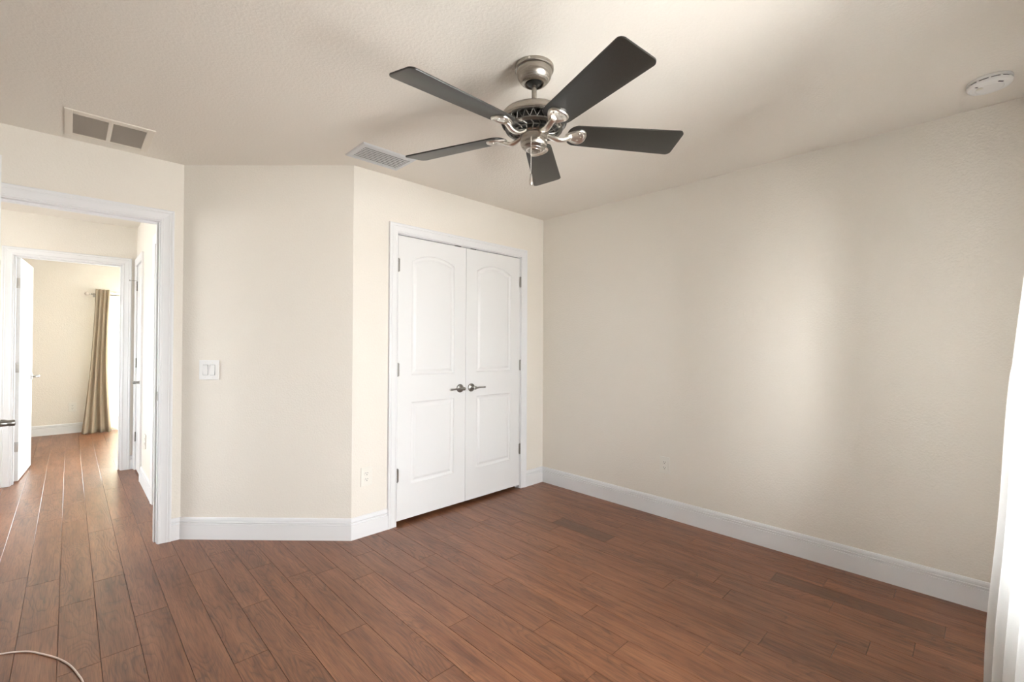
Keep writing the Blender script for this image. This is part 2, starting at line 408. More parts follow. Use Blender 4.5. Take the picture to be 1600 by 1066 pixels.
wall_x('wall_far_back', YB, YB+T, (-1.9, 2.4+T), [(FW0, FW1, 0.02, 2.03)], 'cream back wall of the far bedroom')
wall_y('wall_far_left', -1.9-T, -1.9, (YFB, YB+T))
wall_y('wall_far_right', 2.4, 2.4+T, (YFB-T, YB))

# ---- baseboards: moulded profile (depth, height), mitred at the corners
BASE = [(0, 0), (.0150, 0), (.0150, .098), (.0070, .0985), (.0070, .1030), (.0135, .1050), (.0140, .1120), (.0060, .1140), (.0060, .1195), (.0115, .1210), (.0100, .1300), (.0060, .1380), (0, .1400)]
def base_run(names, pts, labels=None):
    """pts: wall-line polyline, room on the left-hand side of the direction of travel"""
    P = [Vector((x, y)) for x, y in pts]; n = len(P)
    dirs = [(P[i+1]-P[i]).normalized() for i in range(n-1)]; nor = [Vector((-d.y, d.x)) for d in dirs]
    def off(i):
        if i == 0: return nor[0]
        if i == n-1: return nor[-1]
        m = (nor[i-1]+nor[i]).normalized(); return m/m.dot(nor[i])
    for i in range(n-1):
        bm = BM(); oa, ob = off(i), off(i+1); A = []; B = []
        for d, z in BASE:
            a = P[i]+oa*d; b = P[i+1]+ob*d
            A.append(bm.verts.new((a.x, a.y, z))); B.append(bm.verts.new((b.x, b.y, z)))
        m = len(A)
        for k in range(m): bm.faces.new((A[k], A[(k+1) % m], B[(k+1) % m], B[k]))
        bm.faces.new(A); bm.faces.new(B)
        struct(names[i], bm, TRIM, labels[i] if labels else None)
CW = 0.0685
base_run(['baseboard_right', 'baseboard_closet_right'], [(XR, YW), (XR, YC), (C1+CW-.002, YC)], ['white moulded baseboard along the right wall', 'short white baseboard right of the closet doors'])
base_run(['baseboard_closet_left', 'baseboard_angled', 'baseboard_doorway_right'], [(C0-CW+.002, YC), (X2, YC), (X1, YL), (D1R+CW-.002, YL)],
         ['white baseboard left of the closet doors', 'white baseboard along the angled wall', 'short white baseboard beside the doorway casing'])
base_run(['baseboard_hall_right'], [(HX, D6B+CW-.002), (HX, D5A-CW+.002)], ['white baseboard on the hall wall between two doors'])
base_run(['baseboard_hall_corner'], [(HX, YF), (F1+CW-.002, YF)])
base_run(['baseboard_hall_far_left'], [(F0-CW+.002, YF), (HXL, YF)])
base_run(['baseboard_far_back'], [(FW0-.07, YB), (-1.9, YB)], ['white baseboard along the far bedroom wall'])
base_run(['baseboard_doorway_left', 'baseboard_left', 'baseboard_window'], [(D1L-CW, YL), (XL, YL), (XL, YW), (XR, YW)])

# ---- door casings: fluted colonial profile swept round the opening with mitres
CAS = [(0, 0), (0, .0095), (.003, .0120), (.010, .0125), (.013, .0105), (.020, .0110), (.030, .0125), (.040, .0145), (.046, .0165), (.050, .0145), (.054, .0165), (.060, .0185), (.066, .0180), (.0685, .0155), (.0685, 0)]
def casing(name, origin, ux, nrm, a, b, h, label=None, reveal=.005):
    """frame: point = origin + ux*u + z + nrm*depth; opening a..b wide, h high"""
    bm = BM(); o = Vector(origin); ux = Vector(ux); nn = Vector(nrm); a -= reveal; b += reveal; h += reveal
    loops = []
    for (cu, cz) in ((-1, 0), (-1, 1), (1, 1), (1, 0)):
        ring = []
        for w_, d in CAS:
            u = (a if cu < 0 else b) + cu*w_; z = (h + w_) if cz else 0.0
            p = o + ux*u + nn*d; ring.append(bm.verts.new((p.x, p.y, z)))
        loops.append(ring)
    m = len(CAS)
    for A, B in zip(loops, loops[1:]):
        for k in range(m-1): bm.faces.new((A[k], A[k+1], B[k+1], B[k]))
    for k in (0, 3): bm.faces.new(loops[k])
    return struct(name, bm, TRIM, label)
def jamb_x(name, a, b, y0, y1, h, stop_y=None, label=None):
    bm = BM()
    box(bm, a-JT, a, y0, y1, 0, h, .001); box(bm, b, b+JT, y0, y1, 0, h, .001); box(bm, a-JT, b+JT, y0, y1, h, h+JT, .001)
    if stop_y:
        s0, s1 = stop_y; k = .011
        box(bm, a, a+k, s0, s1, 0, h, .002); box(bm, b-k, b, s0, s1, 0, h, .002); box(bm, a+k, b-k, s0, s1, h-k, h, .002)
    return struct(name, bm, TRIM, label)
def jamb_y(name, a, b, x0, x1, h, stop_x=None, label=None):
    bm = BM()
    box(bm, x0, x1, a-JT, a, 0, h, .001); box(bm, x0, x1, b, b+JT, 0, h, .001); box(bm, x0, x1, a-JT, b+JT, h, h+JT, .001)
    if stop_x:
        s0, s1 = stop_x; k = .011
        box(bm, s0, s1, a, a+k, 0, h, .002); box(bm, s0, s1, b-k, b, 0, h, .002); box(bm, s0, s1, a+k, b-k, h-k, h, .002)
    return struct(name, bm, TRIM, label)
casing('trim_1', (0, YC, 0), (1, 0, 0), (0, -1, 0), C0, C1, DH, 'white moulded casing around the closet doors')
jamb_x('trim_2', C0, C1, YC+.0005, YC+T, DH, (YC+.040, YC+.052), 'white jamb inside the closet casing')
casing('trim_3', (0, YL, 0), (1, 0, 0), (0, -1, 0), D1L, D1R, DH, 'grey-white moulded casing around the open doorway')
j = jamb_x('trim_4', D1L, D1R, YL+.0005, YLB-.0005, DH, (YL+.040, YL+.075), 'white jamb and stop of the open doorway')
casing('trim_5', (0, YLB, 0), (1, 0, 0), (0, 1, 0), D1L, D1R, DH)
casing('trim_6', (0, YF, 0), (1, 0, 0), (0, -1, 0), F0, F1, DH, 'white casing around the far bedroom doorway')
jamb_x('trim_7', F0, F1, YF+.0005, YFB-.0005, DH, (YF+.04, YF+.075))
casing('trim_8', (0, YFB, 0), (1, 0, 0), (0, 1, 0), F0, F1, DH)
casing('trim_9', (HX, 0, 0), (0, 1, 0), (-1, 0, 0), D5A, D5B, DH, 'white casing of the narrow hall door near the far wall', .0)
jamb_y('trim_10', D5A, D5B, HX+.0005, HX+T, DH, (HX+.04, HX+.05))
casing('trim_11', (HX, 0, 0), (0, 1, 0), (-1, 0, 0), D6A, D6B, DH, 'white casing of the hall door nearest the doorway')
jamb_y('trim_12', D6A, D6B, HX+.0005, HX+T, DH, (HX+.07, HX+.08))

# strike plate on the doorway's right jamb
bm = BM(); box(bm, D1R-.0018, D1R+.0002, YL+.004, YL+.034, .905, .962, .0006); box(bm, D1R-.004, D1R-.0005, YL-.0015, YL+.005, .915, .952, .0006)
st = obj('strike_plate', bm, NICKELD); tag(st, 'small nickel strike plate on the right jamb of the open doorway', 'strike plate')

# ---- two-panel arch-top door leaf; local: x 0..w (hinge at 0), y 0..-t (face at y=-t is 'front'), z from 0
def inset(poly, d):
    n = len(poly); out = []
    for i in range(n):
        p0, p1, p2 = Vector(poly[i-1]), Vector(poly[i]), Vector(poly[(i+1) % n])
        a = (p1-p0).normalized(); b = (p2-p1).normalized(); na = Vector((-a.y, a.x)); nb = Vector((-b.y, b.x))
        m = (na+nb).normalized(); out.append(tuple(p1+m*(d/max(m.dot(na), .3))))
    return out
def leaf_mesh(w_, h, t, stile=.112, lo=(.243, .826), hi=(1.020, 1.845), rise=.052):
    bm = BM()
    def rect(x0, x1, z0, z1): return [(x0, z0), (x1, z0), (x1, z1), (x0, z1)]
    x0, x1 = stile, w_-stile
    lower = rect(x0, x1, *lo)
    c = x1-x0; Rr = (c*c/4+rise*rise)/(2*rise); cz = hi[1]+rise-Rr; a0 = math.asin(c/2/Rr)
    arch = [(x0, hi[0]), (x1, hi[0])]
    for k in range(17):
        a = a0-2*a0*k/16; arch.append(((x0+x1)/2+Rr*math.sin(a), cz+Rr*math.cos(a)))
    outer = rect(0, w_, 0, h)
    prof = [(0, 0), (.003, .0045), (.010, .0085), (.016, .0095), (.021, .0095), (.036, .0028), (.040, .0018)]
    for side in (0, 1):
        def P(x, z, d): return (x, (-t+d) if side == 0 else -d, z)
        loops = [outer, lower, arch]; tess = tessellate_polygon([[Vector((x, z, 0)) for x, z in l] for l in loops])
        flat = [pt for l in loops for pt in l]; V = [bm.verts.new(P(x, z, 0)) for x, z in flat]
        for tr in tess:
            try: bm.faces.new([V[i] for i in tr])
            except ValueError: pass
        if side == 0: of = V[:4]
        else: ob = V[:4]
        s = 4
        for l in (lower, arch):
            prev = V[s:s+len(l)]; s += len(l)
            for d, z in prof[1:]:
                cur = [bm.verts.new(P(x, zz, z)) for x, zz in inset(l, d)]; n = len(l)
                for i in range(n): bm.faces.new((prev[i], prev[(i+1) % n], cur[(i+1) % n], cur[i]))
                prev = cur
            bm.faces.new(prev)
    for i in range(4): bm.faces.new((of[i], of[(i+1) % 4], ob[(i+1) % 4], ob[i]))
    return bm
def make_leaf(name, w_, h, t, loc, rotz, label):
    o = struct(name, leaf_mesh(w_, h, t), DOORM, label); o.location = loc; o.rotation_euler = (0, 0, rotz); return o
def hinge(parent, x, y, z, wx, mat=NICKELD, hh=.089):
    """knuckle barrel (five segments) with leaf tabs, vertical axis at x,y"""
    bm = BM()
    for k in range(5):
        z0 = z-hh/2+k*hh/5; lathe(bm, [(.0052, z0+.0006), (.0062, z0+.0016), (.0062, z0+hh/5-.0016), (.0052, z0+hh/5-.0006)], 14, Matrix.Translation((x, y, 0)))
    lathe(bm, [(.0, z+hh/2+.005), (.0035, z+hh/2+.0045), (.0045, z+hh/2+.002), (.0045, z-hh/2-.002), (.0035, z-hh/2-.0045), (0, z-hh/2-.005)], 12, Matrix.Translation((x, y, 0)))
    for a, b in wx: box(bm, x+min(a, b), x+max(a, b), y, y+.0018, z-hh/2, z+hh/2, .0006)
    return obj('hinge', bm, mat, parent, 'auto')
def lever(parent, x, y, z, sgn, out=-1, length=.105, mat=NICKELD):
    """lever handle on the face at y, projecting along out*y, the grip pointing to sgn*x"""
    bm = BM(); M = Matrix.Translation((x, y, z)) @ (Matrix.Rotation(PI/2, 4, 'X') if out < 0 else Matrix.Rotation(-PI/2, 4, 'X'))
    lathe(bm, [(0, 0), (.033, 0), (.033, .004), (.031, .0075), (.022, .011), (.0135, .014), (.0115, .020), (.0115, .040), (.0135, .045), (.0135, .058), (.010, .061), (0, .062)], 36, M)
    pts = smooth_path([(x, y+out*.052, z), (x+sgn*.018, y+out*.053, z-.001), (x+sgn*.045, y+out*.054, z+.001), (x+sgn*.080, y+out*.052, z), (x+sgn*length, y+out*.046, z-.001), (x+sgn*(length+.006), y+out*.040, z-.001)], 5)
    n = len(pts); rads = [.0115-.0045*min(1, i/(n*.5)) + (.0015 if i > n*.7 else 0) for i in range(n)]
    tube(bm, pts, rads, 14, .8)
    return obj('lever_handle', bm, mat, parent, 'auto')

# closet doors: closed, front faces flush with the wall face
lw = CC-.0015-(C0+.003); LZ = .030; LH = 2.040-LZ; LT = .035
d1 = make_leaf('door_1', lw, LH, LT, (C0+.003, YC+.037, LZ), 0, 'left leaf of the white arched-panel closet doors, lever at its right edge')
hinge_z = [1.83-LZ, 1.093-LZ, .351-LZ]
for z in hinge_z: hinge(d1, -.0015, -LT-.0045-.002, z, [(0, .012)], NICKELD)
lever(d1, lw-.054, -LT, .928-LZ, -1)
rw = C1-.003-(CC+.0015)
d2 = make_leaf('door_2', rw, LH, LT, (CC+.0015, YC+.037, LZ), 0, 'right leaf of the white arched-panel closet doors, lever at its left edge')
for z in hinge_z: hinge(d2, rw+.0015, -LT-.0065, z, [(-.012, 0)], NICKELD)
lever(d2, .056, -LT, .928-LZ, 1)
# ball catches in the head jamb, above each leaf
for nm, x in (('left', CC-.075), ('right', CC+.080)):
    bm = BM(); box(bm, x-.025, x+.025, YC+.003, YC+.034, 2.0415, DH+.0005, .0012); lathe(bm, [(0, 2.0405), (.004, 2.0408), (.006, 2.0435)], 16, Matrix.Translation((x, YC+.018, 0)))
    o = obj('ball_catch', bm, DARK, None); tag(o, 'dark ball catch plate above the %s closet door leaf' % nm, 'door catch')

# bedroom door: swung into the room beside the camera, only its latch edge shows
DW = .848; A3 = math.radians(14.1)
pin = Vector((D1L-.001, YL-.006, 0))
d3 = make_leaf('door_3', DW, 2.032, .035, (pin.x, pin.y, .012), -PI/2+A3, 'white bedroom door swung open at the left edge of the photo')
# local +x runs from the hinge along the leaf, local y=-.035..0; the hall-side face is turned to +x of the room
d3.location = (pin.x+.0, pin.y, .012)
n3 = Vector((math.cos(A3), math.sin(A3), 0))
d3.location = (pin.x+n3.x*.035, pin.y+n3.y*.035, .012)
lever(d3, DW-.062, 0.0, .915, -1, 1); lever(d3, DW-.062, -.035, .915, -1, -1)
bm = BM(); box(bm, DW-.0004, DW+.0012, -.030, -.005, .887, .943, .0004); box(bm, DW-.0004, DW+.011, -.0225, -.0125, .907, .923, .002)
obj('latch_plate', bm, NICKELD, d3)
for z in hinge_z: hinge(d3, -.001, -.037, z, [(0, .002)], NICKELD)

# far bedroom door, swung into the far room
FWd = F1-F0-.012
d4 = make_leaf('door_4', FWd, 2.032, .035, (F0+.001, YFB+.006, .012), math.radians(86.0), 'white panelled door of the far bedroom, swung open past its frame')
for z in (1.80, 1.03, .31):
    bm = BM(); box(bm, -.0018, .0004, -.033, -.002, z-.045, z+.045, .0004)
    for k in range(5): lathe(bm, [(.0052, z-.045+k*.018+.0006), (.0062, z-.045+k*.018+.0016), (.0062, z-.045+k*.018+.0164), (.0052, z-.045+k*.018+.0174)], 12, Matrix.Translation((-.001, .005, 0)))
    for q in (-.028, 0, .028): lathe(bm, [(.0, 0), (.004, 0), (.0035, .001), (0, .0012)], 10, Matrix.Translation((-.0018, -.018, z+q)) @ Matrix.Rotation(-PI/2, 4, 'Y'))
    obj('hinge', bm, NICKEL, d4, 'auto')
lever(d4, FWd-.062, -.035, .915, -1, -1, mat=NICKEL); lever(d4, FWd-.062, 0, .915, -1, 1, mat=NICKEL)

# narrow hall door (closed) and the side door nearer the doorway (closed, set back)
w5 = D5B-D5A-.006
d5 = make_leaf('door_5', w5, 2.032, .035, (HX+.037, D5B-.003, .012), -PI/2, 'narrow white hall door with a small lever by the far doorway')
for z in (1.83, 1.06, .32): hinge(d5, -.0015, -.0415, z, [(0, .012)], NICKELD)
lever(d5, w5-.050, -.035, .89, -1, -1, .085)
bm = BM(); tube(bm, [(-.0015, -.042, 1.885), (-.010, -.055, 1.885), (-.014, -.092, 1.885)], .0028, 10)
lathe(bm, [(0, 0), (.007, 0), (.007, .008), (0, .009)], 14, Matrix.Translation((-.014, -.092, 1.885)) @ Matrix.Rotation(PI/2, 4, 'X'))
obj('hinge_pin_stop', bm, NICKEL, d5)
w6 = D6B-D6A-.006
d6 = make_leaf('door_6', w6, 2.032, .034, (HX+T-.001, D6B-.003, .012), -PI/2, 'white hall side door half hidden behind the doorway jamb')
lever(d6, w6-.055, -.034, .915, -1, -1)

# ---- windows
def window_x(name, a, b, z0, z1, y0, y1, n, label=None):
    """vinyl frame with n lights in an opening of a wall running along x"""
    bm = BM(); f = .045; m = (y0+y1)/2
    ya, yb = m-.03, m+.03
    box(bm, a, a+f, ya, yb, z0, z1, .002); box(bm, b-f, b, ya, yb, z0, z1, .002); box(bm, a+f, b-f, ya, yb, z0, z0+f, .002); box(bm, a+f, b-f, ya, yb, z1-f, z1, .002)
    for i in range(1, n):
        x = a+(b-a)*i/n; box(bm, x-f/2, x+f/2, ya, yb, z0+f, z1-f, .002)
    o = struct(name, bm, TRIM, label)
    for i in range(n):
        xa = a+(b-a)*i/n + (f if i == 0 else f/2); xb = a+(b-a)*(i+1)/n - (f if i == n-1 else f/2)
        bm = BM(); box(bm, xa-.004, xb+.004, m-.003, m+.003, z0+f-.004, z1-f+.004); obj('pane', bm, GLASS, o)
    return o
window_x('window_1', FW0, FW1, .02, 2.03, YB, YB+T, 2, 'bright glass door of the far bedroom behind the curtain')
window_x('window_2', WX0, WX1, WZ0, WZ1, YW-T, YW, 3)  # unseen window beside the camera, added to light the room
bm = BM(); box(bm, WX0-.05, WX1+.05, YW-.02, YW+.03, WZ0-.025, WZ0, .004)
struct('trim_13', bm, TRIM)
bm = BM(); ya = HXL-T/2
box(bm, ya-.03, ya+.03, 4.0, 4.045, .8, 2.1, .002); box(bm, ya-.03, ya+.03, 5.255, 5.3, .8, 2.1, .002); box(bm, ya-.03, ya+.03, 4.045, 5.255, .8, .845, .002); box(bm, ya-.03, ya+.03, 4.045, 5.255, 2.055, 2.1, .002)
o = struct('window_3', bm, TRIM); bm = BM(); box(bm, ya-.003, ya+.003, 4.04, 5.26, .84, 2.06); obj('pane', bm, GLASS, o)  # unseen hall window, added as a source of light

# ------------------------------------------------------------------ ceiling fan
FX, FY = 1.388, 1.297
fan = empty('ceiling_fan', (FX, FY, H)); tag(fan, 'brushed nickel ceiling fan with five dark charcoal blades', 'ceiling fan')
def fz(z): return z-H
TI = Matrix.Rotation(0, 4, 'X')
bm = BM()
lathe(bm, [(0, 0), (.079, 0), (.0815, -.003), (.0815, -.016), (.079, -.019), (.0745, -.0200), (.0745, -.024), (.0730, -.034), (.0700, -.046), (.0630, -.058), (.0540, -.068), (.0440, -.0745), (.0405, -.0755), (.0385, -.0735), (.0385, -.060), (0, -.060)], 64)
can = obj('canopy', bm, BRUSHED, fan, 'auto')
bm = BM(); lathe(bm, [(0, -.05), (.030, -.052), (.033, -.062), (.030, -.073), (.020, -.080), (.0135, -.082), (0, -.082)], 40); obj('hanger_ball', bm, BLACKM, can, 'auto')
for a in (0.5, 0.5+PI):
    bm = BM(); lathe(bm, [(0, 0), (.0045, 0), (.0045, .002), (0, .003)], 12, Matrix.Translation((.0815*math.cos(a), .0815*math.sin(a), -.010)) @ Matrix.Rotation(a, 4, 'Z') @ Matrix.Rotation(PI/2, 4, 'Y'))
    obj('screw', bm, CHROME, can, 'auto')
bm = BM(); lathe(bm, [(.0105, -.070), (.0105, -.200)], 28); obj('downrod', bm, BRUSHED, fan, 'auto')
# motor housing
bm = BM()
lathe(bm, [(.0, -.176), (.0170, -.176), (.0200, -.180), (.0220, -.187), (.050, -.190), (.095, -.193), (.118, -.197), (.130, -.203), (.1365, -.210), (.139, -.216), (.139, -.236), (.137, -.240), (.1345, -.2415), (.120, -.2415), (0, -.2415)], 72)
mot = obj('motor_housing', bm, BRUSHED, fan, 'auto')
bm = BM(); lathe(bm, [(.0, -.241), (.118, -.241), (.122, -.250), (.118, -.262), (.098, -.274), (.060, -.280), (0, -.280)], 64); obj('motor_core', bm, BLACKM, mot, 'auto')
# pierced vent ring: slanted zigzag ribs below the band, lower open rim
bm = BM(); nr = 26
for k in range(nr):
    for s in (-1, 1):
        a0 = 2*PI*k/nr; a1 = a0+s*PI/nr
        tube(bm, [(.1335*math.cos(a0), .1335*math.sin(a0), -.240), (.118*math.cos(a1), .118*math.sin(a1), -.266)], .0018, 8)
lathe(bm, [(.131, -.2395), (.137, -.2400), (.136, -.2435), (.130, -.2435)], 72, cap=False); lathe(bm, [(.112, -.2640), (.120, -.2640), (.1195, -.2690), (.104, -.2740), (.102, -.2720)], 72, cap=False)
obj('vent_ring', bm, NICKELV, mot, 'auto')
bm = BM()
for k in range(20):   # curled openwork between ring and hub
    a = 2*PI*k/20
    tube(bm, [(r*math.cos(a+d), r*math.sin(a+d), z) for r, d, z in ((.104, 0, -.273), (.090, .10, -.279), (.076, .06, -.284), (.062, -.03, -.286))], .0026, 8)
lathe(bm, [(.086, -.2775), (.090, -.2775), (.090, -.2815), (.086, -.2815)], 48, cap=False)
obj('openwork_plate', bm, NICKELV, mot, 'auto')
# switch housing
bm = BM()
lathe(bm, [(0, -.276), (.060, -.276), (.062, -.280), (.062, -.285), (.0565, -.288), (.0560, -.292), (.0565, -.318), (.0560, -.326), (.0530, -.336), (.0470, -.3430), (.0400, -.3470), (.0385, -.3490), (.0385, -.3500), (.0280, -.3520), (.0270, -.3560), (.0180, -.3590), (0, -.3600)], 64)
sw = obj('switch_housing', bm, BRUSHED, fan, 'auto')
bm = BM(); lathe(bm, [(0, -.3585), (.030, -.3535), (.034, -.3500), (.036, -.3470)], 48, cap=False); obj('bottom_cap', bm, CHROME, sw, 'auto')
for k in range(3):
    a = 2*PI*k/3+.35; bm = BM()
    lathe(bm, [(0, 0), (.0042, 0), (.0042, .0025), (.002, .004), (0, .0042)], 12, Matrix.Translation((.047*math.cos(a), .047*math.sin(a), -.343)) @ Matrix.Rotation(PI, 4, 'X'))
    obj('screw', bm, CHROME, sw, 'auto')
# blades and irons (built along +x, then turned)
PH = -1.8814; PT = -0.236; BZ = -.278
def blade_poly(n=7):
    out = []
    def arc(cx, cy, r, a0, a1, k=n):
        for i in range(k+1):
            a = a0+(a1-a0)*i/k; out.append((cx+r*math.cos(a), cy+r*math.sin(a)))
    r0, r1, w0, w1 = .138, .640, .0600, .0765
    arc(r0+.050, -w0+.045, .045, PI*1.02, PI*1.5); out[-1] = (r0+.052, -w0)
    arc(r1-.022, -w1+.022, .022, -PI/2, 0); arc(r1-.022, w1-.022, .022, 0, PI/2)
    arc(r0+.050, w0-.045, .045, PI/2, PI*.98)
    return out
def ttilt(a):   # slight hang of the rotor
    return .019*math.cos(a)+.023*math.sin(a)
for k in range(5):
    a = PH+2*PI*k/5
    M = Matrix.Rotation(a, 4, 'Z') @ Matrix.Translation((0, 0, BZ)) @ Matrix.Rotation(-ttilt(a), 4, 'Y') @ Matrix.Rotation(PT, 4, 'X')
    bm = BM(); prism(bm, blade_poly(), -.003, .003, None, .0015)
    b = obj('blade', bm, BLADE, fan, 'auto'); b.matrix_local = M
    # iron: arm from the hub sweeping out and under the blade to a shield-shaped plate
    arm = smooth_path([(.054, 0, -.006), (.070, 0, -.014), (.088, 0, -.023), (.108, 0, -.027), (.128, 0, -.024), (.146, 0, -.015), (.160, 0, -.010)], 6)
    bm = BM(); n = len(arm)
    tube(bm, arm, [.0115+.0025*math.sin(PI*i/(n-1)) for i in range(n)], 18, .70, (0, 0, 1))
    half = [(.134, .012), (.144, .019), (.156, .0275), (.170, .036), (.184, .0415), (.198, .042), (.210, .037), (.219, .026), (.224, .012)]
    half = [(q.x, q.y) for q in smooth_path([(x, y, 0) for x, y in half], 4)]
    pl = half + [(x, -y) for x, y in half[::-1]]
    cx = .182
    def sc(s, sx=1.0): return [(cx+(x-cx)*s, y*s*sx) for x, y in pl]
    levels = [(1.0, -.0032), (1.0, -.0070), (.96, -.0100), (.89, -.0115), (.80, -.0108), (.72, -.0078), (.66, -.0070)]
    rings = [[bm.verts.new((x, y, z)) for x, y in sc(s)] for s, z in levels]
    m = len(pl)
    for A, B in zip(rings, rings[1:]):
        for i in range(m): bm.faces.new((A[i], A[(i+1) % m], B[(i+1) % m], B[i]))
    bm.faces.new(rings[0][::-1]); bm.faces.new(rings[-1])
    ir = obj('blade_iron', bm, CHROME, fan, 'auto'); ir.matrix_local = M
    bm = BM()
    for q in range(3):
        lathe(bm, [(0, 0), (.0045, 0), (.004, .0018), (0, .0026)], 12, Matrix.Translation(((.190, .200, .190)[q], (-.019, 0, .019)[q], -.0069)) @ Matrix.Rotation(PI, 4, 'X'))
    s_ = obj('screw', bm, CHROME, ir, 'auto')
# pull chain with its fob, hanging from the side of the switch housing that faces the camera
px, py = -.047, -.030
bm = BM(); tube(bm, [(px*.95, py*.95, -.318), (px*1.06, py*1.06, -.320), (px*1.12, py*1.12, -.326), (px*1.12, py*1.12, -.334)], .0022, 8)
z = -.334
while z > -.475:
    bmesh.ops.create_icosphere(bm, subdivisions=1, radius=.0017, matrix=Matrix.Translation((px*1.12, py*1.12, z))); z -= .0036
tube(bm, [(px*1.12, py*1.12, -.334), (px*1.12, py*1.12, -.478)], .0006, 6)
ch = obj('pull_chain', bm, CHROME, fan, True)
bm = BM(); lathe(bm, [(0, -.474), (.0035, -.475), (.0045, -.482), (.0062, -.494), (.0072, -.508), (.0068, -.516), (.0045, -.521), (0, -.522)], 20, Matrix.Translation((px*1.12, py*1.12, 0)))
obj('fob', bm, CHROME, ch, True)

# ------------------------------------------------------------------ return air grille (ceiling, left)
gx0, gx1, gy0, gy1 = -.029, .330, 3.153, 3.528
g = empty('return_air_grille', ((gx0+gx1)/2, (gy0+gy1)/2, H)); tag(g, 'cream two-panel return air grille on the ceiling above the doorway', 'air grille')
ox, oy = -(gx0+gx1)/2, -(gy0+gy1)/2
bm = BM(); cells = [(.0025, .139), (.158, .2965)]; cy0, cy1 = 3.197, 3.497; zt, zb = -.0005, -.0075
def gb(x0, x1, y0, y1, b=.0018): box(bm, x0+ox, x1+ox, y0+oy, y1+oy, zb, zt, b)
gb(gx0, cells[0][0], gy0, gy1); gb(cells[1][1], gx1, gy0, gy1); gb(cells[0][1], cells[1][0], cy0, cy1)
gb(cells[0][0], cells[1][1], gy0, cy0); gb(cells[0][0], cells[1][1], cy1, gy1)
obj('frame', bm, GRILL, g)
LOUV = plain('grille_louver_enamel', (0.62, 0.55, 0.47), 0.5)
for xa, xb in cells:
    bm = BM(); y = cy0+.004
    while y < cy1-.002:
        M = Matrix.Translation(((xa+xb)/2+ox, y+oy, -.0035)) @ Matrix.Rotation(math.radians(38), 4, 'X')
        box(bm, -(xb-xa)/2, (xb-xa)/2, -.0045, .0045, -.0004, .0004, 0, M); y += .0075
    xx = xa+.022
    while xx < xb-.01:
        box(bm, xx-.0006+ox, xx+.0006+ox, cy0+oy, cy1+oy, -.0032, -.0010); xx += .025
    o = obj('louver_panel', bm, LOUV, g)
bm = BM(); box(bm, cells[0][0]+ox, cells[1][1]+ox, cy0+oy, cy1+oy, -.0008, -.0002); obj('backing', bm, DUCT, g)

# ------------------------------------------------------------------ supply register (ceiling, middle)
vx0, vx1, vy0, vy1 = 1.205, 1.560, 2.470, 2.715
v = empty('ceiling_vent', ((vx0+vx1)/2, (vy0+vy1)/2, H)); tag(v, 'grey-white slatted supply vent on the ceiling beside a fan blade', 'air vent')
ox, oy = -(vx0+vx1)/2, -(vy0+vy1)/2; bw = .030
bm = BM()
def slope_frame(bm, x0, x1, y0, y1, w_):
    lv = [(0, -.0004), (0, -.0030), (.006, -.0085), (w_-.004, -.0110), (w_, -.0095), (w_, -.0004)]
    R_s = [[bm.verts.new(p) for p in ((x0+d, y0+d, z), (x1-d, y0+d, z), (x1-d, y1-d, z), (x0+d, y1-d, z))] for d, z in lv]
    for A, B in zip(R_s, R_s[1:]+R_s[:1]):
        for i in range(4): bm.faces.new((A[i], A[(i+1) % 4], B[(i+1) % 4], B[i]))
slope_frame(bm, vx0+ox, vx1+ox, vy0+oy, vy1+oy, bw)
for sx in (vx0+.013, vx1-.013): lathe(bm, [(0, 0), (.003, 0), (.0025, .0012), (0, .0016)], 10, Matrix.Translation((sx+ox, 0, -.0100)) @ Matrix.Rotation(PI, 4, 'X'))
obj('frame', bm, REG, v)
ns = 8
for k in range(ns):
    y = vy0+bw+(k+.5)*(vy1-vy0-2*bw)/ns
    bm = BM(); M = Matrix.Translation((0, y+oy, -.0072)) @ Matrix.Rotation(math.radians(-2), 4, 'X')
    box(bm, vx0+bw+ox+.001, vx1-bw+ox-.001, -.0068, .0068, -.0005, .0005, 0, M)
    obj('slat', bm, REGS, v)
bm = BM(); box(bm, vx0+bw+ox, vx1-bw+ox, vy0+bw+oy, vy1-bw+oy, -.0008, -.0003); obj('backing', bm, DUCT, v)

# ------------------------------------------------------------------ smoke detector
sd = empty('smoke_detector', (2.872, -.040, H)); tag(sd, 'round white smoke detector on the ceiling near the right wall', 'smoke detector')
bm = BM(); lathe(bm, [(0, -.0003), (.071, -.0003), (.0725, -.003), (.0725, -.012), (.070, -.0135), (0, -.0135)], 64); obj('base', bm, PLATE, sd, 'auto')
bm = BM(); lathe(bm, [(0, -.013), (.068, -.013), (.068, -.0175), (0, -.0175)], 64); o = obj('gap_ring', bm, DUCT, sd, 'auto')
bm = BM()
lathe(bm, [(0, -.0172), (.0705, -.0172), (.072, -.019), (.071, -.026), (.067, -.0315), (.060, -.034), (.045, -.0355), (.0435, -.0345), (.0425, -.0355), (0, -.0360)], 64)
for k in range(12):
    a = 2*PI*k/12; box(bm, .066, .0720, -.0035, .0035, -.0190, -.0125, 0, Matrix.Rotation(a, 4, 'Z'))
cv = obj('cover', bm, PLATE, sd, 'auto')
bm = BM(); lathe(bm, [(0, -.0357), (.011, -.0357), (.0115, -.0368), (.010, -.0378), (0, -.0380)], 28, Matrix.Translation((-.022, .030, 0))); obj('test_button', bm, PLATE2, cv, 'auto')
bm = BM()
box(bm, .052, .0565, -.018, .002, -.0362, -.0340, 0, Matrix.Rotation(-2.35, 4, 'Z'))
obj('sounder_slots', bm, DARK, cv)
bm = BM(); box(bm, -.010, .010, -.0028, .0028, -.0358, -.0352, 0, Matrix.Rotation(2.4, 4, 'Z') @ Matrix.Translation((.054, 0, 0.001))); obj('status_window', bm, DARK, cv)

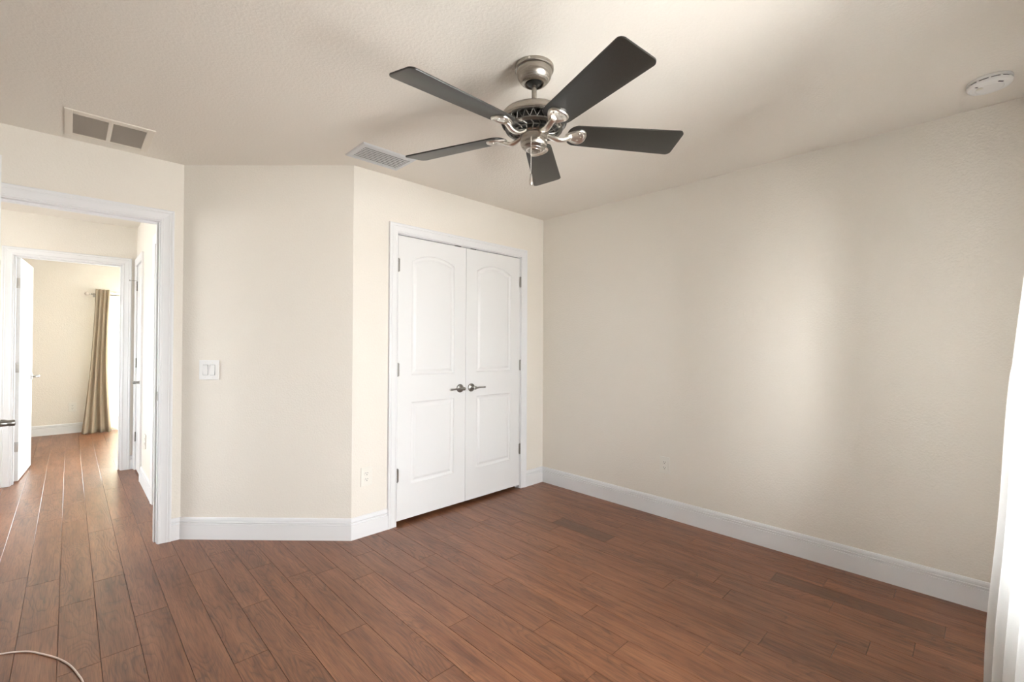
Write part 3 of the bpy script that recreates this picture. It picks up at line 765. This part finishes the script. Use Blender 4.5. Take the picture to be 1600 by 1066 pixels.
# ------------------------------------------------------------------ light switch and outlets (local: x along wall, y = -out of wall, z up)
def plate_bm(w_, h, t=.006, wins=()):
    bm = BM(); box(bm, -w_/2, w_/2, -t, -.0002, -h/2, h/2, .0022); return bm
def rotz_for(nx, ny): return math.atan2(nx, -ny)   # local -y points to (nx, ny)
s2 = math.sqrt(.5)
ls = empty('light_switch', ((.611+.7045)/2, (.5291+3.6281)-(.611+.7045)/2, 1.098), rotz_for(-s2, -s2)); tag(ls, 'white double rocker light switch on the angled wall', 'light switch')
obj('cover_plate', plate_bm(.130, .127), PLATE, ls, False)
for k, x in enumerate((-.023, .023)):
    bm = BM(); box(bm, x-.0178, x+.0178, -.0066, -.004, -.0345, .0345, .0006); fr = obj('rocker_frame', bm, SHADE, ls)
    bm = BM(); M = Matrix.Translation((x, -.0076, 0)) @ Matrix.Rotation(math.radians(6 if k == 0 else -6), 4, 'X'); box(bm, -.0150, .0150, -.0030, .0020, -.0325, .0325, .0012, M); obj('rocker', bm, PLATE, ls)
    for z in (-.0475, .0475):
        bm = BM(); lathe(bm, [(0, 0), (.0032, 0), (.0028, .0010), (0, .0013)], 12, Matrix.Translation((x, -.0058, z)) @ Matrix.Rotation(PI/2, 4, 'X')); obj('screw', bm, PLATE2, ls)
def outlet(loc, rz, label, mat=PLATE2, group=None):
    o = empty('power_outlet', loc, rz); tag(o, label, 'power outlet')
    obj('cover_plate', plate_bm(.080, .124), mat, o, False)
    for z in (-.0195, .0195):
        bm = BM(); pts = []
        for i in range(28):
            a = 2*PI*i/28; x = .0172*math.cos(a); y = max(-.0125, min(.0125, .0172*math.sin(a))); pts.append((x, y))
        prism(bm, pts, 0, .0026, Matrix.Translation((0, -.0055, z)) @ Matrix.Rotation(PI/2, 4, 'X'), .0005)
        so = obj('socket', bm, mat, o)
        bm = BM(); box(bm, -.0078, -.0052, -.0086, -.0078, z+.0005, z+.0085); box(bm, .0052, .0078, -.0086, -.0078, z+.0012, z+.0078)
        lathe(bm, [(0, 0), (.0028, 0), (.0028, .0007), (0, .0007)], 12, Matrix.Translation((0, -.0079, z-.0068)) @ Matrix.Rotation(PI/2, 4, 'X'))
        obj('slots', bm, DARK, so)
    bm = BM(); lathe(bm, [(0, 0), (.0030, 0), (.0026, .0010), (0, .0013)], 12, Matrix.Translation((0, -.0058, 0)) @ Matrix.Rotation(PI/2, 4, 'X')); obj('screw', bm, mat, o)
    return o
outlet((1.4235, YC, .392), 0, 'off-white outlet low on the wall left of the closet doors')
outlet((XR, 1.6225, .3845), rotz_for(-1, 0), 'off-white outlet low on the long right wall')
outlet((.042, YB, .366), 0, 'white outlet on the far bedroom wall beside the taupe curtain')
outlet((HX, 5.085, .411), rotz_for(-1, 0), 'white outlet seen edge-on on the hall wall between two doors')

# ------------------------------------------------------------------ power cord on the floor
pts = [(-.62, 2.60), (-.50, 2.70), (-.36, 2.775), (-.26, 2.790), (-.19, 2.778), (-.116, 2.730), (-.068, 2.663), (-.021, 2.581), (.012, 2.500), (.035, 2.41), (.050, 2.325), (.060, 2.15), (.04, 1.95), (-.02, 1.7)]
bm = BM(); tube(bm, smooth_path([(x, y, .0034) for x, y in pts], 8), .0032, 10); tag(obj('floor_cable', bm, CORD, None, True), 'pale pink cable curving across the floor at bottom left', 'cable')

# ------------------------------------------------------------------ curtains
def sheet(name, fn, nu, nv, mat, parent=None, thick=.0012):
    bm = BM(); G = [[bm.verts.new(fn(i/nu, j/nv)) for j in range(nv+1)] for i in range(nu+1)]
    for i in range(nu):
        for j in range(nv): bm.faces.new((G[i][j], G[i+1][j], G[i+1][j+1], G[i][j+1]))
    o = obj(name, bm, mat, parent, True, False)
    md = o.modifiers.new('thickness', 'SOLIDIFY'); md.thickness = thick; md.offset = 0
    return o
# white curtain at the bedroom window, seen edge-on at the right of the photograph
def edge_y(z):   # leading silhouette at x = 2.35
    t = z
    return -.012 - .040*t - .0165*t*t + .0035*math.sin(t*7.0)*(1 if t < 1.2 else .3)
ZTOP = 2.26
def white_curtain(u, v):
    z = .012+(ZTOP-.012)*v
    x = 1.73+.69*u+.012*math.sin(3*v+9*u)
    k = 2*PI*4.0
    amp = .050*(1-.35*v)
    ph = k*u+.5*math.sin(2.3*v)
    y = edge_y(z)*(x/2.35) - .050*(1-u)*(1-.3*v) - amp*(.5-.5*math.cos(ph)) - .02*(1-u)
    if z > 1.9: y += (-.265-y)*min(1, (z-1.9)/.33)**1.6*.9
    return (x, y, z)
tag(sheet('white_curtain', white_curtain, 160, 60, WHITEC), 'bright white curtain hanging at the right edge of the photo', 'curtain')
rod = empty('curtain_rod', (1.45, -.275, 2.28)); tag(rod, 'nickel curtain rod carrying the white curtain above the window', 'curtain rod')
def rod_parts(rod, L, finL=True, finR=True, brk=(-.9, .9), wall=-.085):
    bm = BM(); tube(bm, [(-L/2, 0, 0), (L/2, 0, 0)], .0095, 18); obj('pole', bm, NICKEL, rod, True)
    for s, on in ((-1, finL), (1, finR)):
        if on:
            bm = BM(); lathe(bm, [(0, -.004), (.0125, -.004), (.0125, .006), (.008, .010), (.012, .018), (.021, .030), (.024, .042), (.020, .054), (.010, .062), (0, .064)], 24, Matrix.Translation((s*L/2, 0, 0)) @ Matrix.Rotation(s*PI/2, 4, 'Y')); obj('finial', bm, CHROME, rod, True)
    for x in brk:
        bm = BM(); box(bm, x-.012, x+.012, min(wall, wall+.004), max(wall, wall+.004), -.035, .025, .001); tube(bm, [(x, wall, -.01), (x, wall*.4, -.014), (x, -.0, -.0125)], .005, 10); obj('bracket', bm, NICKEL, rod, True)
rod_parts(rod, 2.5, brk=(-1.15, 1.2), wall=-.0845)

# far bedroom: taupe panel, backlit gold panel and rod
def taupe(u, v):
    z = .004+2.03*v
    flare = (1-v)**2.2
    xl = .262-.085*flare-.045*(1-v); xr = .415+.03*(1-v)**3-.02*math.sin(PI*v)
    x = xl+(xr-xl)*u
    y = 8.735-.030*math.sin(u*2*PI*3.5+.9*math.sin(3*v))*(.55+.5*(1-v)) - .05*flare - .02*math.sin(u*9)*(1-v)
    return (x, y, z)
tag(sheet('taupe_curtain', taupe, 110, 40, TAUPE), 'long taupe curtain puddling on the floor of the far bedroom', 'curtain')
bm = BM()
def puddle(u, v):
    a = PI*(.92+1.16*u); r = .02+.085*v
    return (.215+ (r*1.9)*math.cos(a)*(1.0)+.05*u, 8.70+ r*.75*math.sin(a), .012+.045*(1-v)**2+.008*math.sin(u*17+v*3)*(1-v*.6))
bm.free()
def gold(u, v):
    z = .006+2.02*v
    x = .415+.012*math.sin(4*v)+(.50+.20*v)*u
    y = 8.825-.022*math.sin(u*2*PI*6+.8*math.sin(3*v))-.035*(1-v)**3
    return (x, y, z)
tag(sheet('gold_curtain', gold, 110, 40, GOLD), 'sunlit pale gold curtain over the bright far bedroom glass', 'curtain')
rod = empty('curtain_rod', (1.25, 8.785, 1.965)); tag(rod, 'thin nickel curtain rod with a ball finial in the far bedroom', 'curtain rod')
rod_parts(rod, 2.08, brk=(-1.0, .98), wall=.113)
